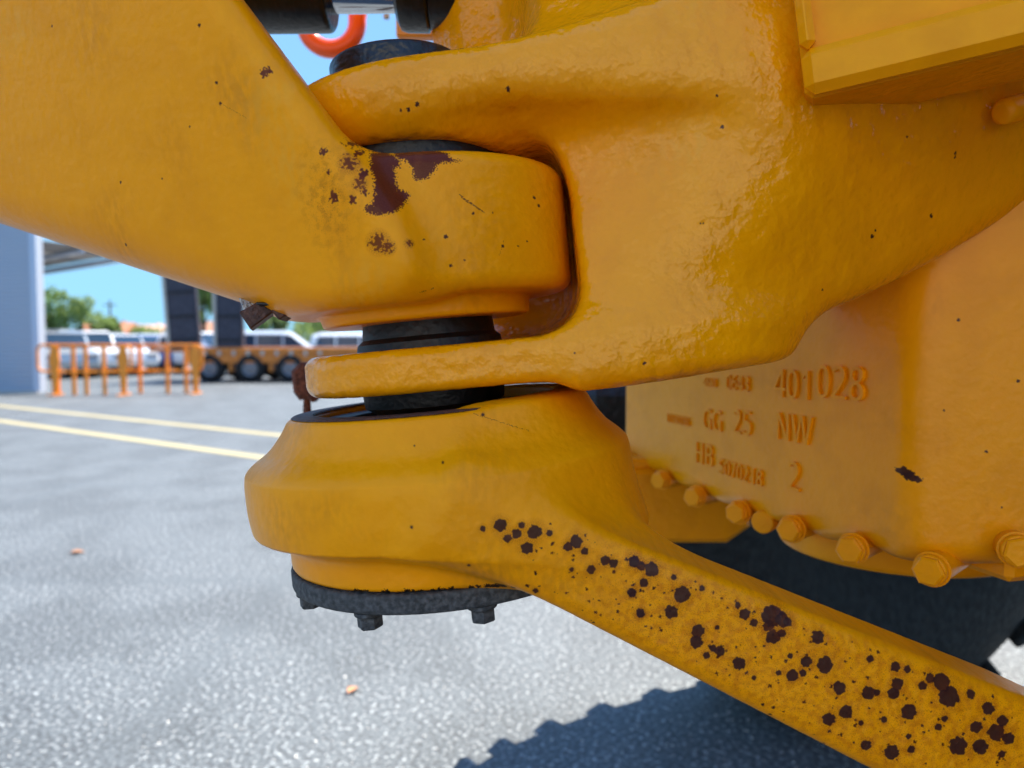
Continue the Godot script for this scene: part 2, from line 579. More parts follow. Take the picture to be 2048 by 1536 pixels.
# ================================================================ the scene
func _ready() -> void:
	rng.seed = 11
	lump.seed = 3; lump.frequency = 0.105; lump.fractal_octaves = 2
	grain.seed = 9; grain.frequency = 0.2
	# --- camera
	var cam := Camera3D.new()
	cam.name = "camera"
	cam.fov = rad_to_deg(2.0 * atan(768.0 / FP))
	cam.near = 0.02
	cam.far = 900.0
	cam.transform = Transform3D(turned, EYE)
	var lens := CameraAttributesPhysical.new()
	lens.frustum_focal_length = 6.5
	lens.frustum_focus_distance = 0.58
	lens.exposure_aperture = 1.3
	lens.frustum_near = 0.02
	lens.frustum_far = 900.0
	cam.attributes = lens
	cam.fov = rad_to_deg(2.0 * atan(768.0 / FP))
	add_child(cam)
	cam.current = true
	# --- sky, sun, exposure
	var env := Environment.new()
	env.background_mode = Environment.BG_SKY
	var sm := ProceduralSkyMaterial.new()
	sm.sky_top_color = Color(0.33, 0.47, 0.68)
	sm.sky_horizon_color = Color(0.40, 0.565, 0.655)
	sm.sky_curve = 0.33
	sm.ground_horizon_color = Color(0.45, 0.47, 0.50)
	sm.ground_bottom_color = Color(0.38, 0.38, 0.38)
	sm.sun_angle_max = 40.0
	sm.sun_curve = 0.12
	sm.sky_energy_multiplier = 1.0
	var sky := Sky.new()
	sky.sky_material = sm
	env.sky = sky
	env.tonemap_mode = Environment.TONE_MAPPER_LINEAR
	env.tonemap_exposure = 3.08
	env.sdfgi_enabled = true
	env.ssao_enabled = true
	env.ssil_enabled = true
	var we := WorldEnvironment.new()
	we.name = "environment"
	we.environment = env
	add_child(we)
	var sun := DirectionalLight3D.new()
	sun.name = "sun"
	sun.light_energy = 1.3
	sun.light_color = Color(1.0, 0.96, 0.90)
	sun.light_angular_distance = 0.5
	sun.shadow_enabled = true
	sun.transform = Transform3D.IDENTITY.looking_at(-Vector3(0.51, 1.30, -0.62), Vector3.UP)
	add_child(sun)

	planes()
	var jobs := []
	var made := {}
	for j in [["fork", d_fork, Vector3(-0.13, -0.08, -0.17), Vector3(0.60, 0.46, 0.20), 3], ["arm", d_arm, Vector3(-0.56, -0.01, -0.16), Vector3(0.15, 0.40, 0.16), 2], ["lever", d_lever, Vector3(-0.19, -0.42, -0.19), Vector3(0.56, -0.03, 0.19), 2], ["housing", d_housing, Vector3(0.16, -0.28, -1.40), Vector3(0.62, 0.20, -0.60), 1]]:
		for k in j[4]:
			var th := Thread.new()
			th.start(net.bind(j[1], j[2], j[3], cell * (1.3 if j[0] == "housing" else 1.0), 0.0003 if j[0] == "fork" else 0.00015, k, j[4]))
			jobs.append([j[0], th])
	materials()
	for t in jobs:
		var r: Array = t[1].wait_to_finish()
		if not made.has(t[0]):
			made[t[0]] = r
			continue
		var had: Array = made[t[0]]
		var first: int = had[0].size()
		var more: PackedInt32Array = r[2]
		for k in more.size(): more[k] += first
		made[t[0]] = [had[0] + r[0], had[1] + r[1], had[2] + more]
	yard()
	joint_parts(made)
	housing_parts(made.housing)
	machine()
	background()

func materials() -> void:
	var paint := noise_texture(0.006, 5, 1024, ramp([Color(0.935, 0.59, 0.008), Color(0.97, 0.622, 0.01), Color(0.965, 0.612, 0.02)], [0.2, 0.55, 0.8]))
	var peel := noise_texture(0.035, 3, 1024, null, 5.0)
	M.paint = paint
	M.peel = peel
	M.peel_coarse = noise_texture(0.020, 4, 1024, null, 8.0, FastNoiseLite.TYPE_SIMPLEX_SMOOTH, 4)
	M.plain_yellow = yellow(paint, peel, 0.25, 0.30)
	M.housing = yellow(paint, peel, 0.30, 0.36)
	M.black = noisy(Color(0.025, 0.026, 0.03), Color(0.06, 0.062, 0.07), 0.05, 6.0, 0.35, 0.8)
	M.cap = noisy(Color(0.03, 0.035, 0.045), Color(0.12, 0.13, 0.16), 0.06, 5.0, 0.36, 1.5)
	M.seal = noisy(Color(0.03, 0.028, 0.028), Color(0.075, 0.06, 0.055), 0.05, 6.0, 0.5, 1.2)
	M.plate = noisy(Color(0.17, 0.175, 0.18), Color(0.34, 0.345, 0.35), 0.09, 7.0, 0.75, 2.0)
	M.rust = noisy(Color(0.33, 0.17, 0.11), Color(0.52, 0.29, 0.20), 0.05, 8.0, 0.85, 6.0)
	M.old_brown = noisy(Color(0.23, 0.13, 0.10), Color(0.34, 0.21, 0.16), 0.05, 9.0, 0.6, 3.0)
	M.pale_grey = noisy(Color(0.62, 0.61, 0.62), Color(0.80, 0.79, 0.80), 0.08, 9.0, 0.35, 8.0)
	M.chrome = solid(Color(0.75, 0.76, 0.78), 0.12, 1.0)
	M.tyre = noisy(Color(0.10, 0.108, 0.106), Color(0.18, 0.19, 0.186), 0.05, 2.0, 0.85, 3.0)
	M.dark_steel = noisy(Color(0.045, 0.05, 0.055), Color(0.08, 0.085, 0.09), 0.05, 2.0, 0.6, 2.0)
	M.orange_hose = solid(Color(1.0, 0.36, 0.05), 0.3)
	M.barrier = solid(Color(0.95, 0.56, 0.12), 0.4)
	M.trailer = noisy(Color(0.74, 0.42, 0.12), Color(0.82, 0.50, 0.18), 0.05, 0.4, 0.5)
	M.ramp_panel = noisy(Color(0.17, 0.18, 0.23), Color(0.23, 0.24, 0.29), 0.05, 0.5, 0.7)
	M.pale_steel = solid(Color(0.72, 0.70, 0.66), 0.5)
	M.wall = solid(Color(0.66, 0.69, 0.74), 0.45)
	M.trim = solid(Color(0.72, 0.76, 0.82), 0.45)
	M.roof_under = solid(Color(0.42, 0.41, 0.40), 0.7)
	M.car_glass = solid(Color(0.16, 0.24, 0.32), 0.08)
	M.rubber = solid(Color(0.07, 0.07, 0.075), 0.8)
	M.alloy = solid(Color(0.45, 0.46, 0.48), 0.4, 0.3)
	M.line = noisy(Color(0.60, 0.565, 0.42), Color(0.70, 0.66, 0.52), 0.2, 1.0, 0.8, 0.0, 0.0, true)
	M.lamp = solid(Color(0.6, 0.12, 0.08), 0.2)
	M.bark = noisy(Color(0.26, 0.20, 0.15), Color(0.36, 0.29, 0.22), 0.05, 1.0, 0.9)
	# asphalt: pale aggregate; white specks paint its glints into the colour
	var g := solid(Color.WHITE, 0.62)
	g.albedo_texture = noise_texture(0.055, 5, 2048, ramp([Color(0.29, 0.30, 0.31), Color(0.345, 0.372, 0.386), Color(0.378, 0.406, 0.421), Color(0.412, 0.440, 0.455), Color(0.78, 0.80, 0.80)], [0.28, 0.44, 0.55, 0.68, 0.84]))
	g.normal_enabled = true
	g.normal_texture = noise_texture(0.055, 5, 2048, null, 6.0, FastNoiseLite.TYPE_SIMPLEX_SMOOTH, 1)
	g.normal_scale = 0.3
	# broad worn and stained areas over the grain
	g.detail_enabled = true
	g.detail_uv_layer = BaseMaterial3D.DETAIL_UV_2
	g.detail_blend_mode = BaseMaterial3D.BLEND_MODE_MUL
	g.detail_albedo = noise_texture(0.012, 5, 512, ramp([Color(0.90, 0.90, 0.90), Color(0.97, 0.97, 0.97), Color(1, 1, 1)], [0.3, 0.5, 0.65]), 0.0, FastNoiseLite.TYPE_SIMPLEX_SMOOTH, 17)
	M.asphalt = triplanar(g, 0.42, true)

func yard() -> void:
	var st := start()
	# finer near the viewer, one sheet out to the horizon
	var edges := [-400.0, -60.0, -20.0, -6.0, 0.0, 6.0, 20.0, 60.0, 400.0]
	for i in 8:
		for j in 8:
			for k in [[0, 0], [1, 0], [1, 1], [0, 0], [1, 1], [0, 1]]:
				var v := Vector3(edges[i + k[0]], 0, edges[j + k[1]])
				st.set_uv2(Vector2(v.x, v.z) / 5.3)
				st.add_vertex(v)
	structure("asphalt_yard", done(st), M.asphalt)
	for l in [[Vector2(0, 812), Vector2(570, 872), 0.09], [Vector2(0, 842), Vector2(520, 915), 0.085]]:
		var a := floor_at(l[0].x, l[0].y)
		var b := floor_at(l[1].x, l[1].y)
		var d := (b - a).normalized()
		a -= d * 6.0
		b += d * 3.5
		var s: Vector3 = d.cross(Vector3.UP) * float(l[2])
		var s2 := start()
		var up := Vector3(0, 0.004, 0)
		quad(s2, a - s + up, a + s + up, b + s + up, b - s + up)
		structure(numbered("painted_line"), done(s2), M.line)
	# pale stones added on the asphalt to stand in for its glints
	var stone := start(false)
	for k in 6:
		var p := Vector3(cos(k * TAU / 6), 0.35 + 0.1 * (k % 2), sin(k * TAU / 6))
		var q := Vector3(cos((k + 1) * TAU / 6), 0.35 + 0.1 * ((k + 1) % 2), sin((k + 1) * TAU / 6))
		tri(stone, Vector3(0, 0.9, 0), p, q)
		quad(stone, p, Vector3(p.x * 0.9, 0, p.z * 0.9), Vector3(q.x * 0.9, 0, q.z * 0.9), q)
	var mm := MultiMesh.new()
	mm.transform_format = MultiMesh.TRANSFORM_3D
	mm.mesh = done(stone)
	mm.instance_count = 1500
	for k in 1500:
		var z := -1.7 - 7.0 * rng.randf() ** 1.8
		mm.set_instance_transform(k, Transform3D(Basis(Vector3.UP, rng.randf() * TAU).scaled(Vector3.ONE * rng.randf_range(0.001, 0.0034) * (1.0 + absf(z) * 0.06)), Vector3(rng.randf_range(-0.8, 0.5) * absf(z), 0.0005, z)))
	var glint_stones := MultiMeshInstance3D.new()
	glint_stones.name = "glint_stones"
	glint_stones.multimesh = mm
	glint_stones.material_override = solid(Color(0.78, 0.79, 0.78), 0.25)
	add_child(glint_stones)
	glint_stones.set_meta("kind", "stuff")
	glint_stones.set_meta("label", "fine pale stones standing in for glints on the sunlit asphalt")
	glint_stones.set_meta("category", "glint_stones")
	# two dry leaves
	var n := 0
	for v in [[155.0, 1107.0, 0.07, 0.3, "dry brown leaf on the asphalt nearer the yellow lines"], [706.0, 1383.0, 0.05, 1.1, "dry brown leaf on the asphalt below the round black cap plate"]]:
		var leaf := start()
		var m: float = v[2]
		for k in 8:
			var t0 := k / 8.0
			var t1 := (k + 1) / 8.0
			var w0 := sin(PI * t0 ** 0.8) * 0.3 * m
			var w1 := sin(PI * t1 ** 0.8) * 0.3 * m
			for sg: float in [-1.0, 1.0]:
				var p := [Vector3((t0 - 0.5) * m, 0.004 + 0.1 * m * (t0 - 0.4) ** 2, 0), Vector3((t1 - 0.5) * m, 0.004 + 0.1 * m * (t1 - 0.4) ** 2, 0), Vector3((t1 - 0.5) * m, 0.006 + w1 * 0.5, w1 * sg), Vector3((t0 - 0.5) * m, 0.006 + w0 * 0.5, w0 * sg)]
				if sg < 0: p.reverse()
				quad(leaf, p[0], p[3], p[2], p[1])
		var t := thing("dry_leaf", v[4], "leaf", moved(floor_at(v[0], v[1]), v[3]), "dry leaves on the asphalt")
		part("blade", done(leaf), solid(Color(0.72, 0.52, 0.38), 0.8), t)
		part("stalk", tube(PackedVector3Array([Vector3(-0.5 * m, 0.004, 0), Vector3(-0.75 * m, 0.01, 0.01 * m)]), 0.0012, 6), M.bark, t)
		n += 1

func joint_parts(made: Dictionary) -> void:
	# ---------------- link arm with its eye
	var wa := Wear.new(Vector2(-0.33, 0.30), Vector2(0.50, 0.30), 1400)
	for outline in [[[760, 170], [790, 160], [830, 150], [870, 175], [905, 200], [910, 240], [880, 235], [890, 300], [900, 350], [960, 370], [930, 440], [900, 480], [820, 500], [760, 485], [755, 455], [795, 440], [800, 380], [795, 310], [775, 270], [770, 220]], [[870, 165], [880, 140], [930, 126], [1010, 124], [1080, 130], [1140, 150], [1160, 183], [1215, 188], [1160, 200], [1095, 208], [1085, 240], [1040, 290], [1000, 300], [975, 295], [970, 240], [940, 205], [900, 190]], [[640, 60], [700, 85], [800, 105], [860, 120], [850, 150], [780, 160], [740, 130], [680, 105]]]:
		var chip := PackedVector2Array()
		for p in outline: chip.append(local2(450 + p[0] * 0.3906, 250 + p[1] * 0.3906, 0.537))
		wa.patch(chip, RUST, 9.0 if outline.size() > 10 else 22.0)
	for b in [[740, 365, 9], [685, 408, 9], [668, 325, 7], [677, 362, 4], [722, 415, 7], [745, 400, 6], [730, 320, 8], [712, 300, 9], [556, 176, 8], [565, 172, 6]]:
		wa.blot(local2(b[0], b[1], 0.537), b[2] * 0.00036, RUST, 0.9)
	for b in [[895, 478, 4], [904, 535, 3], [1005, 490, 3], [1036, 487, 2], [930, 523, 2], [947, 430, 2.5], [985, 425, 1.5], [1070, 380, 3], [1080, 395, 3], [855, 488, 2], [1055, 475, 2], [435, 88, 3], [458, 188, 3], [462, 224, 3], [70, 28, 2], [383, 255, 2], [182, 340, 3], [160, 465, 3], [295, 343, 2]]:
		wa.blot(local2(b[0], b[1], 0.545), b[2] * 0.00036, DARK, 0.6)
	for b in [[770, 495, 22], [790, 505, 14], [828, 497, 9], [715, 345, 20], [735, 385, 14]]:
		wa.blot(local2(b[0], b[1], 0.537), b[2] * 0.0002, Color(0.45, 0.20, 0.04), 1.2, 0.8)
	wa.scratch(local2(918, 390, 0.535), local2(968, 424, 0.535), 3, DARK)
	wa.scratch(local2(922, 396, 0.535), local2(960, 418, 0.535), 3, DARK)
	wa.scratch(local2(842, 588, 0.535), local2(870, 578, 0.535), 2, DARK)
	wa.scratch(local2(466, 226, 0.545), local2(518, 258, 0.545), 1, Color(0.5, 0.33, 0.05))
	wa.scratch(local2(1007, 480, 0.545), local2(998, 512, 0.545), 1, DARK)
	wa.freckles(func(p: Vector2) -> float: return clampf(1.0 - Vector2((p.x + 0.045) / 0.03, (p.y - 0.105) / 0.05).length(), 0, 1), 0.7, Color(0.5, 0.24, 0.05))
	for k in 26:
		wa.stain(Vector2(rng.randf_range(-0.32, 0.12), rng.randf_range(0.03, 0.28)), Vector2(rng.randf_range(0.01, 0.035), rng.randf_range(0.02, 0.06)), Color(0.68, 0.38, 0.07) if k % 3 else Color(0.86, 0.68, 0.30), rng.randf_range(0.1, 0.26))
	var arm := thing("link_arm", "wide yellow link arm at upper left whose eye has a big brown paint chip", "arm", joint)
	part("arm_casting", netted(made.arm, wa.origin, wa.size), yellow(M.paint, M.peel, 0.26, 0.30, wa.texture()), arm)
	# a bent rusty clip under the arm
	var clip := thing("rusty_clip", "small bent rusty brown clip stuck under the lower edge of the yellow link arm", "clip", Transform3D(turned * Basis(Vector3.BACK, -0.04), at(530, 618, 0.60)))
	var u := 0.0004
	part("clip_block", prism(PackedVector2Array([Vector2(-36, -14) * u, Vector2(-14, -46) * u, Vector2(30, -8) * u, Vector2(6, 14) * u]), 0.026, 0.0012), M.old_brown, clip, Transform3D(Basis(Vector3.UP, 0.25), Vector3(-0.004, 0.001, 0)))
	part("clip_lug", prism(PackedVector2Array([Vector2(30, 6) * u, Vector2(44, -12) * u, Vector2(60, 6) * u]), 0.016, 0.001), M.old_brown, clip)
	part("clip_tab", box(Vector3(0.012, 0.010, 0.02), 0.001), M.old_brown, clip, Transform3D(Basis(Vector3.BACK, 0.7), Vector3(0.017, -0.002, 0.004)))
	part("clip_tongue", box(Vector3(0.036, 0.0022, 0.03), 0.0006), M.seal, clip, Transform3D(Basis(Vector3.BACK, 0.02), Vector3(0.018, 0.0025, 0.006)))
	part("clip_edge", box(Vector3(0.011, 0.022, 0.02), 0.001), M.pale_grey, clip, Transform3D(Basis(Vector3.BACK, 0.45) * Basis(Vector3.UP, 0.3), Vector3(-0.0155, 0.003, -0.009)))  # pale left edge of the clip

	# ---------------- fork
	var wf := Wear.new(Vector2(-0.15, 0.36), Vector2(0.60, 0.42), 1400)
	for b in [[1016, 191, 5], [840, 223, 5], [822, 232, 4], [808, 234, 3], [1582, 62, 4], [1415, 213, 3], [1432, 265, 4], [1400, 450, 2], [1280, 725, 4], [1145, 705, 2.5], [1843, 118, 3], [1988, 272, 4], [1958, 402, 6], [1800, 455, 5], [1690, 571, 3], [1805, 443, 3], [1842, 258, 3], [1990, 280, 3], [1394, 451, 2]]:
		wf.blot(local2(b[0], b[1], 0.56), b[2] * 0.0003, DARK, 0.7, 0.15)
	for k in 20:
		wf.stain(Vector2(rng.randf_range(-0.1, 0.42), rng.randf_range(-0.04, 0.34)), Vector2(rng.randf_range(0.01, 0.04), rng.randf_range(0.02, 0.07)), Color(0.68, 0.38, 0.06) if k % 3 else Color(0.86, 0.66, 0.22), rng.randf_range(0.06, 0.2))
	var fork := thing("pivot_fork", "large yellow cast fork gripping the link arm's eye between its two tines", "fork", joint)
	var fork_paint := yellow(M.paint, M.peel_coarse, 0.7, 0.17, wf.texture())
	fork_paint.metallic_specular = 0.40
	part("fork_casting", netted(made.fork, wf.origin, wf.size), fork_paint, fork)
	# box bracket welded on at the upper right
	var inv := joint.affine_inverse()
	var xb := Vector3(0.085, 0.012, 0.034).normalized()
	var yb := Vector3(-0.09, 1, 0.0)
	yb = (yb - xb * xb.dot(yb)).normalized()
	var place := inv * Transform3D(Basis(xb, yb, xb.cross(yb)), at(1612, 200, 0.515))
	var br := part("box_bracket", box(Vector3(0.34, 0.22, 0.090), 0.005), M.plain_yellow, fork, place * Transform3D(Basis(), Vector3(0.17, 0.112, -0.049)))
	part("bottom_flange", box(Vector3(0.344, 0.031, 0.014), 0.006), M.plain_yellow, br, Transform3D(Basis(), Vector3(0.002, -0.0955, 0.0525)))
	part("side_flange", box(Vector3(0.010, 0.19, 0.014), 0.0045), M.plain_yellow, br, Transform3D(Basis(), Vector3(-0.165, 0.0145, 0.0525)))
	var stud := part("stud", disc(0.0105, 0.04, 0.005, 24), M.plain_yellow, fork, inv * looking(at(2075, 205, 0.60), Vector3(-0.8, -0.25, 0.25)))
	stud.set_meta("label", "yellow painted stud under the box bracket")
	# ---------------- the pin with its caps and seals
	var pin := thing("pivot_pin", "black steel pivot pin running down through the fork and both eyes", "pin", joint)
	part("pin_head", disc(0.0565, 0.040, 0.004), M.cap, pin, moved(Vector3(-0.006, 0.203, 0)))
	part("pin_shaft", disc(0.045, 0.31, 0.002), M.seal, pin, moved(Vector3(0, -0.10, 0)))
	part("seal_ring", disc(0.082, 0.026, 0.003), M.seal, pin, moved(Vector3(0, 0.1365, 0)))
	part("seal_ring", lathe([Vector2(0, -0.004), Vector2(0.064, -0.004), Vector2(0.0625, 0.004), Vector2(0.058, 0.008), Vector2(0.0565, 0.021), Vector2(0, 0.021)]), M.seal, pin)
	part("seal_ring", lathe([Vector2(0, -0.075), Vector2(0.048, -0.075), Vector2(0.052, -0.056), Vector2(0.061, -0.050), Vector2(0.0625, -0.036), Vector2(0, -0.036)]), M.seal, pin)
	# ---------------- lever
	var wl := Wear.new(Vector2(-0.19, -0.03), Vector2(0.60, 0.36), 2000)
	var lp := func(px: float, py: float) -> Vector2: return local2(px, py, 0.502)
	var on_bar := func(px: float, py: float) -> Vector2:      # kept off the rounded edges of the bar
		var p := local2(px, py, 0.502) - Vector2(0.02, -0.117)
		var along := p.x * 0.8665 - p.y * 0.4992
		var half := maxf(0.016 + 0.052 * along, 0.01)
		var across := p.x * 0.4992 + p.y * 0.8665
		if along > 0.03: across = clampf(across, -half - 0.004, half)
		return Vector2(0.02, -0.117) + Vector2(along * 0.8665 + across * 0.4992, across * 0.8665 - along * 0.4992)
	wl.freckles(func(p: Vector2) -> float:
		var q := Vector2(p.x - 0.02, p.y + 0.120)
		var along := q.x * 0.8665 - q.y * 0.4992
		var across := q.x * 0.4992 + q.y * 0.8665
		return clampf((along - 0.035) * 9.0, 0, 1) * clampf((0.031 + 0.05 * along - absf(across - 0.004)) * 70.0, 0, 1), 0.65, Color(0.68, 0.285, 0.06))
	for b in [[105, 280, 28], [115, 350, 22], [172, 370, 36], [292, 396, 14], [130, 437, 22], [70, 490, 22], [328, 498, 40], [440, 450, 14], [115, 598, 22], [272, 590, 34], [412, 690, 32], [403, 750, 32], [510, 672, 12], [525, 795, 26], [490, 780, 18], [458, 818, 18], [627, 862, 32], [705, 938, 12], [616, 556, 16], [652, 602, 28], [700, 648, 20], [775, 662, 28]]:
		wl.blot(on_bar.call(1240 + b[0] * 0.3945, 1000 + b[1] * 0.3945), b[2] * 0.000140, DARK, 0.20, 0.6)
	for b in [[800, 722, 36], [845, 702, 20], [830, 540, 50], [870, 590, 36], [910, 570, 22], [1032, 725, 32], [890, 822, 14], [975, 852, 28], [905, 925, 30], [958, 912, 18], [1072, 868, 40], [832, 912, 14], [1148, 992, 32], [1305, 838, 18], [1440, 880, 24], [1515, 865, 18], [1450, 970, 30], [1430, 1020, 28], [1300, 1020, 34], [1345, 1015, 16], [1185, 1120, 34], [1098, 1158, 32]]:
		wl.blot(on_bar.call(1240 + b[0] * 0.3945, 1000 + b[1] * 0.3945), b[2] * 0.000140, DARK, 0.20, 0.6)
	for b in [[1265, 1178, 14], [1385, 1160, 16], [1512, 1120, 38], [1580, 980, 22], [1640, 900, 22], [1695, 935, 42], [1720, 1040, 50], [1855, 985, 22], [1925, 1100, 32], [1865, 1200, 30], [1970, 1230, 42], [2035, 1260, 30], [1700, 1155, 16], [1668, 1200, 18], [1775, 1300, 46], [1888, 1305, 38], [1295, 1298, 26], [1430, 1335, 36], [1515, 1250, 14], [1530, 1320, 20], [2005, 1345, 18], [2000, 1165, 28]]:
		wl.blot(on_bar.call(1240 + b[0] * 0.3945, 1000 + b[1] * 0.3945), b[2] * 0.000140, DARK, 0.20, 0.6)
	for b in [[1213, 783, 14], [1300, 768, 30], [1335, 835, 20], [1380, 815, 24], [1405, 772, 16], [1470, 808, 34], [1432, 888, 30], [1545, 817, 16], [1640, 890, 22], [1680, 865, 30], [1725, 915, 18], [1830, 965, 24], [1872, 980, 22], [1758, 1010, 22], [1658, 1008, 12], [1965, 1130, 22], [1995, 925, 26], [2010, 1235, 22], [860, 777, 7], [1142, 973, 8], [1440, 1205, 14], [1200, 250, 8], [1007, 470, 5], [848, 400, 4]]:
		wl.blot(on_bar.call(480 + b[0] * 0.4004, 740 + b[1] * 0.4004), b[2] * 0.000140, DARK, 0.20, 0.6)
	for k in 260:
		var along := rng.randf_range(0.06, 0.45)
		var across := rng.randf_range(-1.0, 1.0) * (0.024 + 0.05 * along)
		wl.blot(Vector2(0.02 + along * 0.8665 + across * 0.4992, -0.120 - along * 0.4992 + across * 0.8665), rng.randf_range(0.0003, 0.0012), DARK if k % 2 else Color(0.3, 0.12, 0.05), 0.8)
	wl.scratch(lp.call(940, 838), lp.call(1062, 878), 2, Color(0.30, 0.13, 0.05))
	for k in 24:
		wl.stain(Vector2(rng.randf_range(-0.17, 0.30), rng.randf_range(-0.18, -0.05)), Vector2(rng.randf_range(0.01, 0.04), rng.randf_range(0.012, 0.04)), Color(0.60, 0.36, 0.10), rng.randf_range(0.1, 0.25))
	for k in 40:        # paint lost along the lower rim above the cap plate
		wl.blot(Vector2(rng.randf_range(-0.06, 0.06), -0.1755 + rng.randf_range(-0.001, 0.001)), rng.randf_range(0.0008, 0.0022), Color(0.14, 0.08, 0.06), 0.8)
	var lever := thing("lever_arm", "yellow lever arm peppered with dark rust spots, slanting down to lower right", "arm", joint)
	part("lever_casting", netted(made.lever, wl.origin, wl.size), yellow(M.paint, M.peel, 0.24, 0.32, wl.texture()), lever)
	part("bore_ring", lathe([Vector2(0.066, -0.071), Vector2(0.066, -0.064), Vector2(0.080, -0.0625), Vector2(0.083, -0.058), Vector2(0.100, -0.0565), Vector2(0.1035, -0.0575), Vector2(0.1035, -0.071)]), M.seal, lever)
	part("worn_rim", lathe([Vector2(0.1045, -0.0512), Vector2(0.1055, -0.0500), Vector2(0.1215, -0.0500), Vector2(0.1235, -0.0512)], 72), M.old_brown, lever)
	var plate := part("cap_plate", disc(0.1365, 0.0155, 0.003, 72), M.plate, lever, moved(Vector3(0, -0.192, 0)))
	for k in 9:
		var w := -0.434 + k * TAU / 9
		part("bolt", hex_bolt(0.0095, 0.010, 0.0035, k * 0.4), M.plate, plate, Transform3D(Basis(Vector3.RIGHT, PI), Vector3(sin(w) * 0.124, 0.0, cos(w) * 0.124)))

func housing_parts(a: Array) -> void:
	var t := thing("axle_housing", "yellow cast axle housing with raised lettering and a row of bolts below", "axle housing", moved(EYE))
	var wh := Wear.new(Vector2(0.18, 0.08), Vector2(0.46, 0.34), 1100)
	var hp := func(px: float, py: float) -> Vector2:
		var v := at(px, py, 0.702) - EYE
		return Vector2(v.x, v.y)
	for b in [[1832, 950, 10], [1838, 958, 9], [1848, 962, 6], [1905, 640, 3], [1960, 900, 3], [1990, 1010, 2], [1885, 820, 2], [2010, 760, 3]]:
		wh.blot(hp.call(b[0], b[1]), b[2] * 0.00047, DARK, 0.5)
	for k in 22:
		wh.stain(Vector2(rng.randf_range(0.2, 0.6), rng.randf_range(-0.22, 0.05)), Vector2(rng.randf_range(0.008, 0.03), rng.randf_range(0.02, 0.06)), Color(0.66, 0.37, 0.07), rng.randf_range(0.06, 0.2))
	var coat := yellow(M.paint, M.peel, 0.22, 0.28, wh.texture())
	coat.metallic_specular = 0.34
	part("housing_casting", netted(a, wh.origin, wh.size), coat, t)
	# lettering on the left face
	var x := Vector3(0.2477, 0, 0.9688)
	var nrm := Vector3(-0.9688, 0, 0.2477)
	for r in [["4640", 1410, 774, 0.011], ["0643", 1455, 782, 0.018], ["401", 1550, 800, 0.031], ["028", 1633, 802, 0.033], ["11140255", 1335, 845, 0.012], ["GG", 1408, 862, 0.027], ["25", 1468, 871, 0.029], ["NW", 1553, 884, 0.030], ["HB", 1392, 929, 0.028], ["5070218", 1440, 950, 0.019], ["2", 1578, 984, 0.031]]:
		var v := at(r[1], r[2], 1.0) - EYE
		var d := 1.1 * (nrm.dot(Vector3(0.344, 0, -0.64))) / nrm.dot(v)
		var tm := TextMesh.new()
		tm.text = r[0]
		tm.font_size = 40
		tm.pixel_size = float(r[3]) * 1.08 / 29.0
		tm.depth = 0.006
		tm.curve_step = 3.0
		tm.horizontal_alignment = HORIZONTAL_ALIGNMENT_LEFT
		tm.vertical_alignment = VERTICAL_ALIGNMENT_BOTTOM
		var f := SystemFont.new()
		f.font_names = PackedStringArray(["Droid Sans"])
		tm.font = f
		var o := part("raised_lettering", tm, M.housing, t, Transform3D(Basis(x, Vector3.UP, nrm), v * d - Vector3(0, float(r[3]) * 0.22, 0) + nrm * 0.0006))
		o.set_meta("label", "raised cast characters reading " + r[0])
	# bolts with the bosses behind them
	for b in [[1318, 965, 1.12], [1386, 998, 1.02], [1472, 1030, 0.915], [1578, 1064, 0.81], [1700, 1104, 0.72], [1858, 1146, 0.645], [2040, 1108, 0.62]]:
		var p := at(b[0], b[1] - 4, b[2] * 1.07) - EYE
		var dir := Vector3(-0.70, 0.03, 0.71)
		if b[0] > 2000: dir = Vector3(-0.35, 0.05, 0.93)
		part("boss", disc(0.0145, 0.10, 0.002, 24), M.housing, t, looking(p - dir * 0.1, dir))
		part("bolt", hex_bolt(0.0140, 0.013, 0.0016, b[0] * 0.37), M.housing, t, looking(p - dir * 0.0095, dir))
	part("boss", disc(0.0145, 0.10, 0.002, 24), M.housing, t, looking(at(1530, 1042, 0.957) - EYE - Vector3(-0.62, 0, 0.78) * 0.09, Vector3(-0.62, 0, 0.78)))
	part("flange", box(Vector3(0.22, 0.03, 0.60), 0.006), M.housing, t, Transform3D(Basis(Vector3.UP, 0.25), Vector3(0.505, -0.212, -1.02)))
	part("round_cover", disc(0.14, 0.07, 0.008, 48), M.housing, t, moved(Vector3(0.49, -0.258, -0.95)))
	part("lower_bracket", prism(PackedVector2Array([Vector2(-0.16, 0.06), Vector2(-0.16, -0.02), Vector2(-0.08, -0.068), Vector2(0.03, -0.068), Vector2(0.07, -0.04), Vector2(0.07, 0.06)]), 0.30, 0.008), M.plain_yellow, t, moved(Vector3(0.34, -0.272, -1.42)))
	part("bracket_lip", box(Vector3(0.26, 0.018, 0.32), 0.004), M.plain_yellow, t, moved(Vector3(0.29, -0.205, -1.44)))

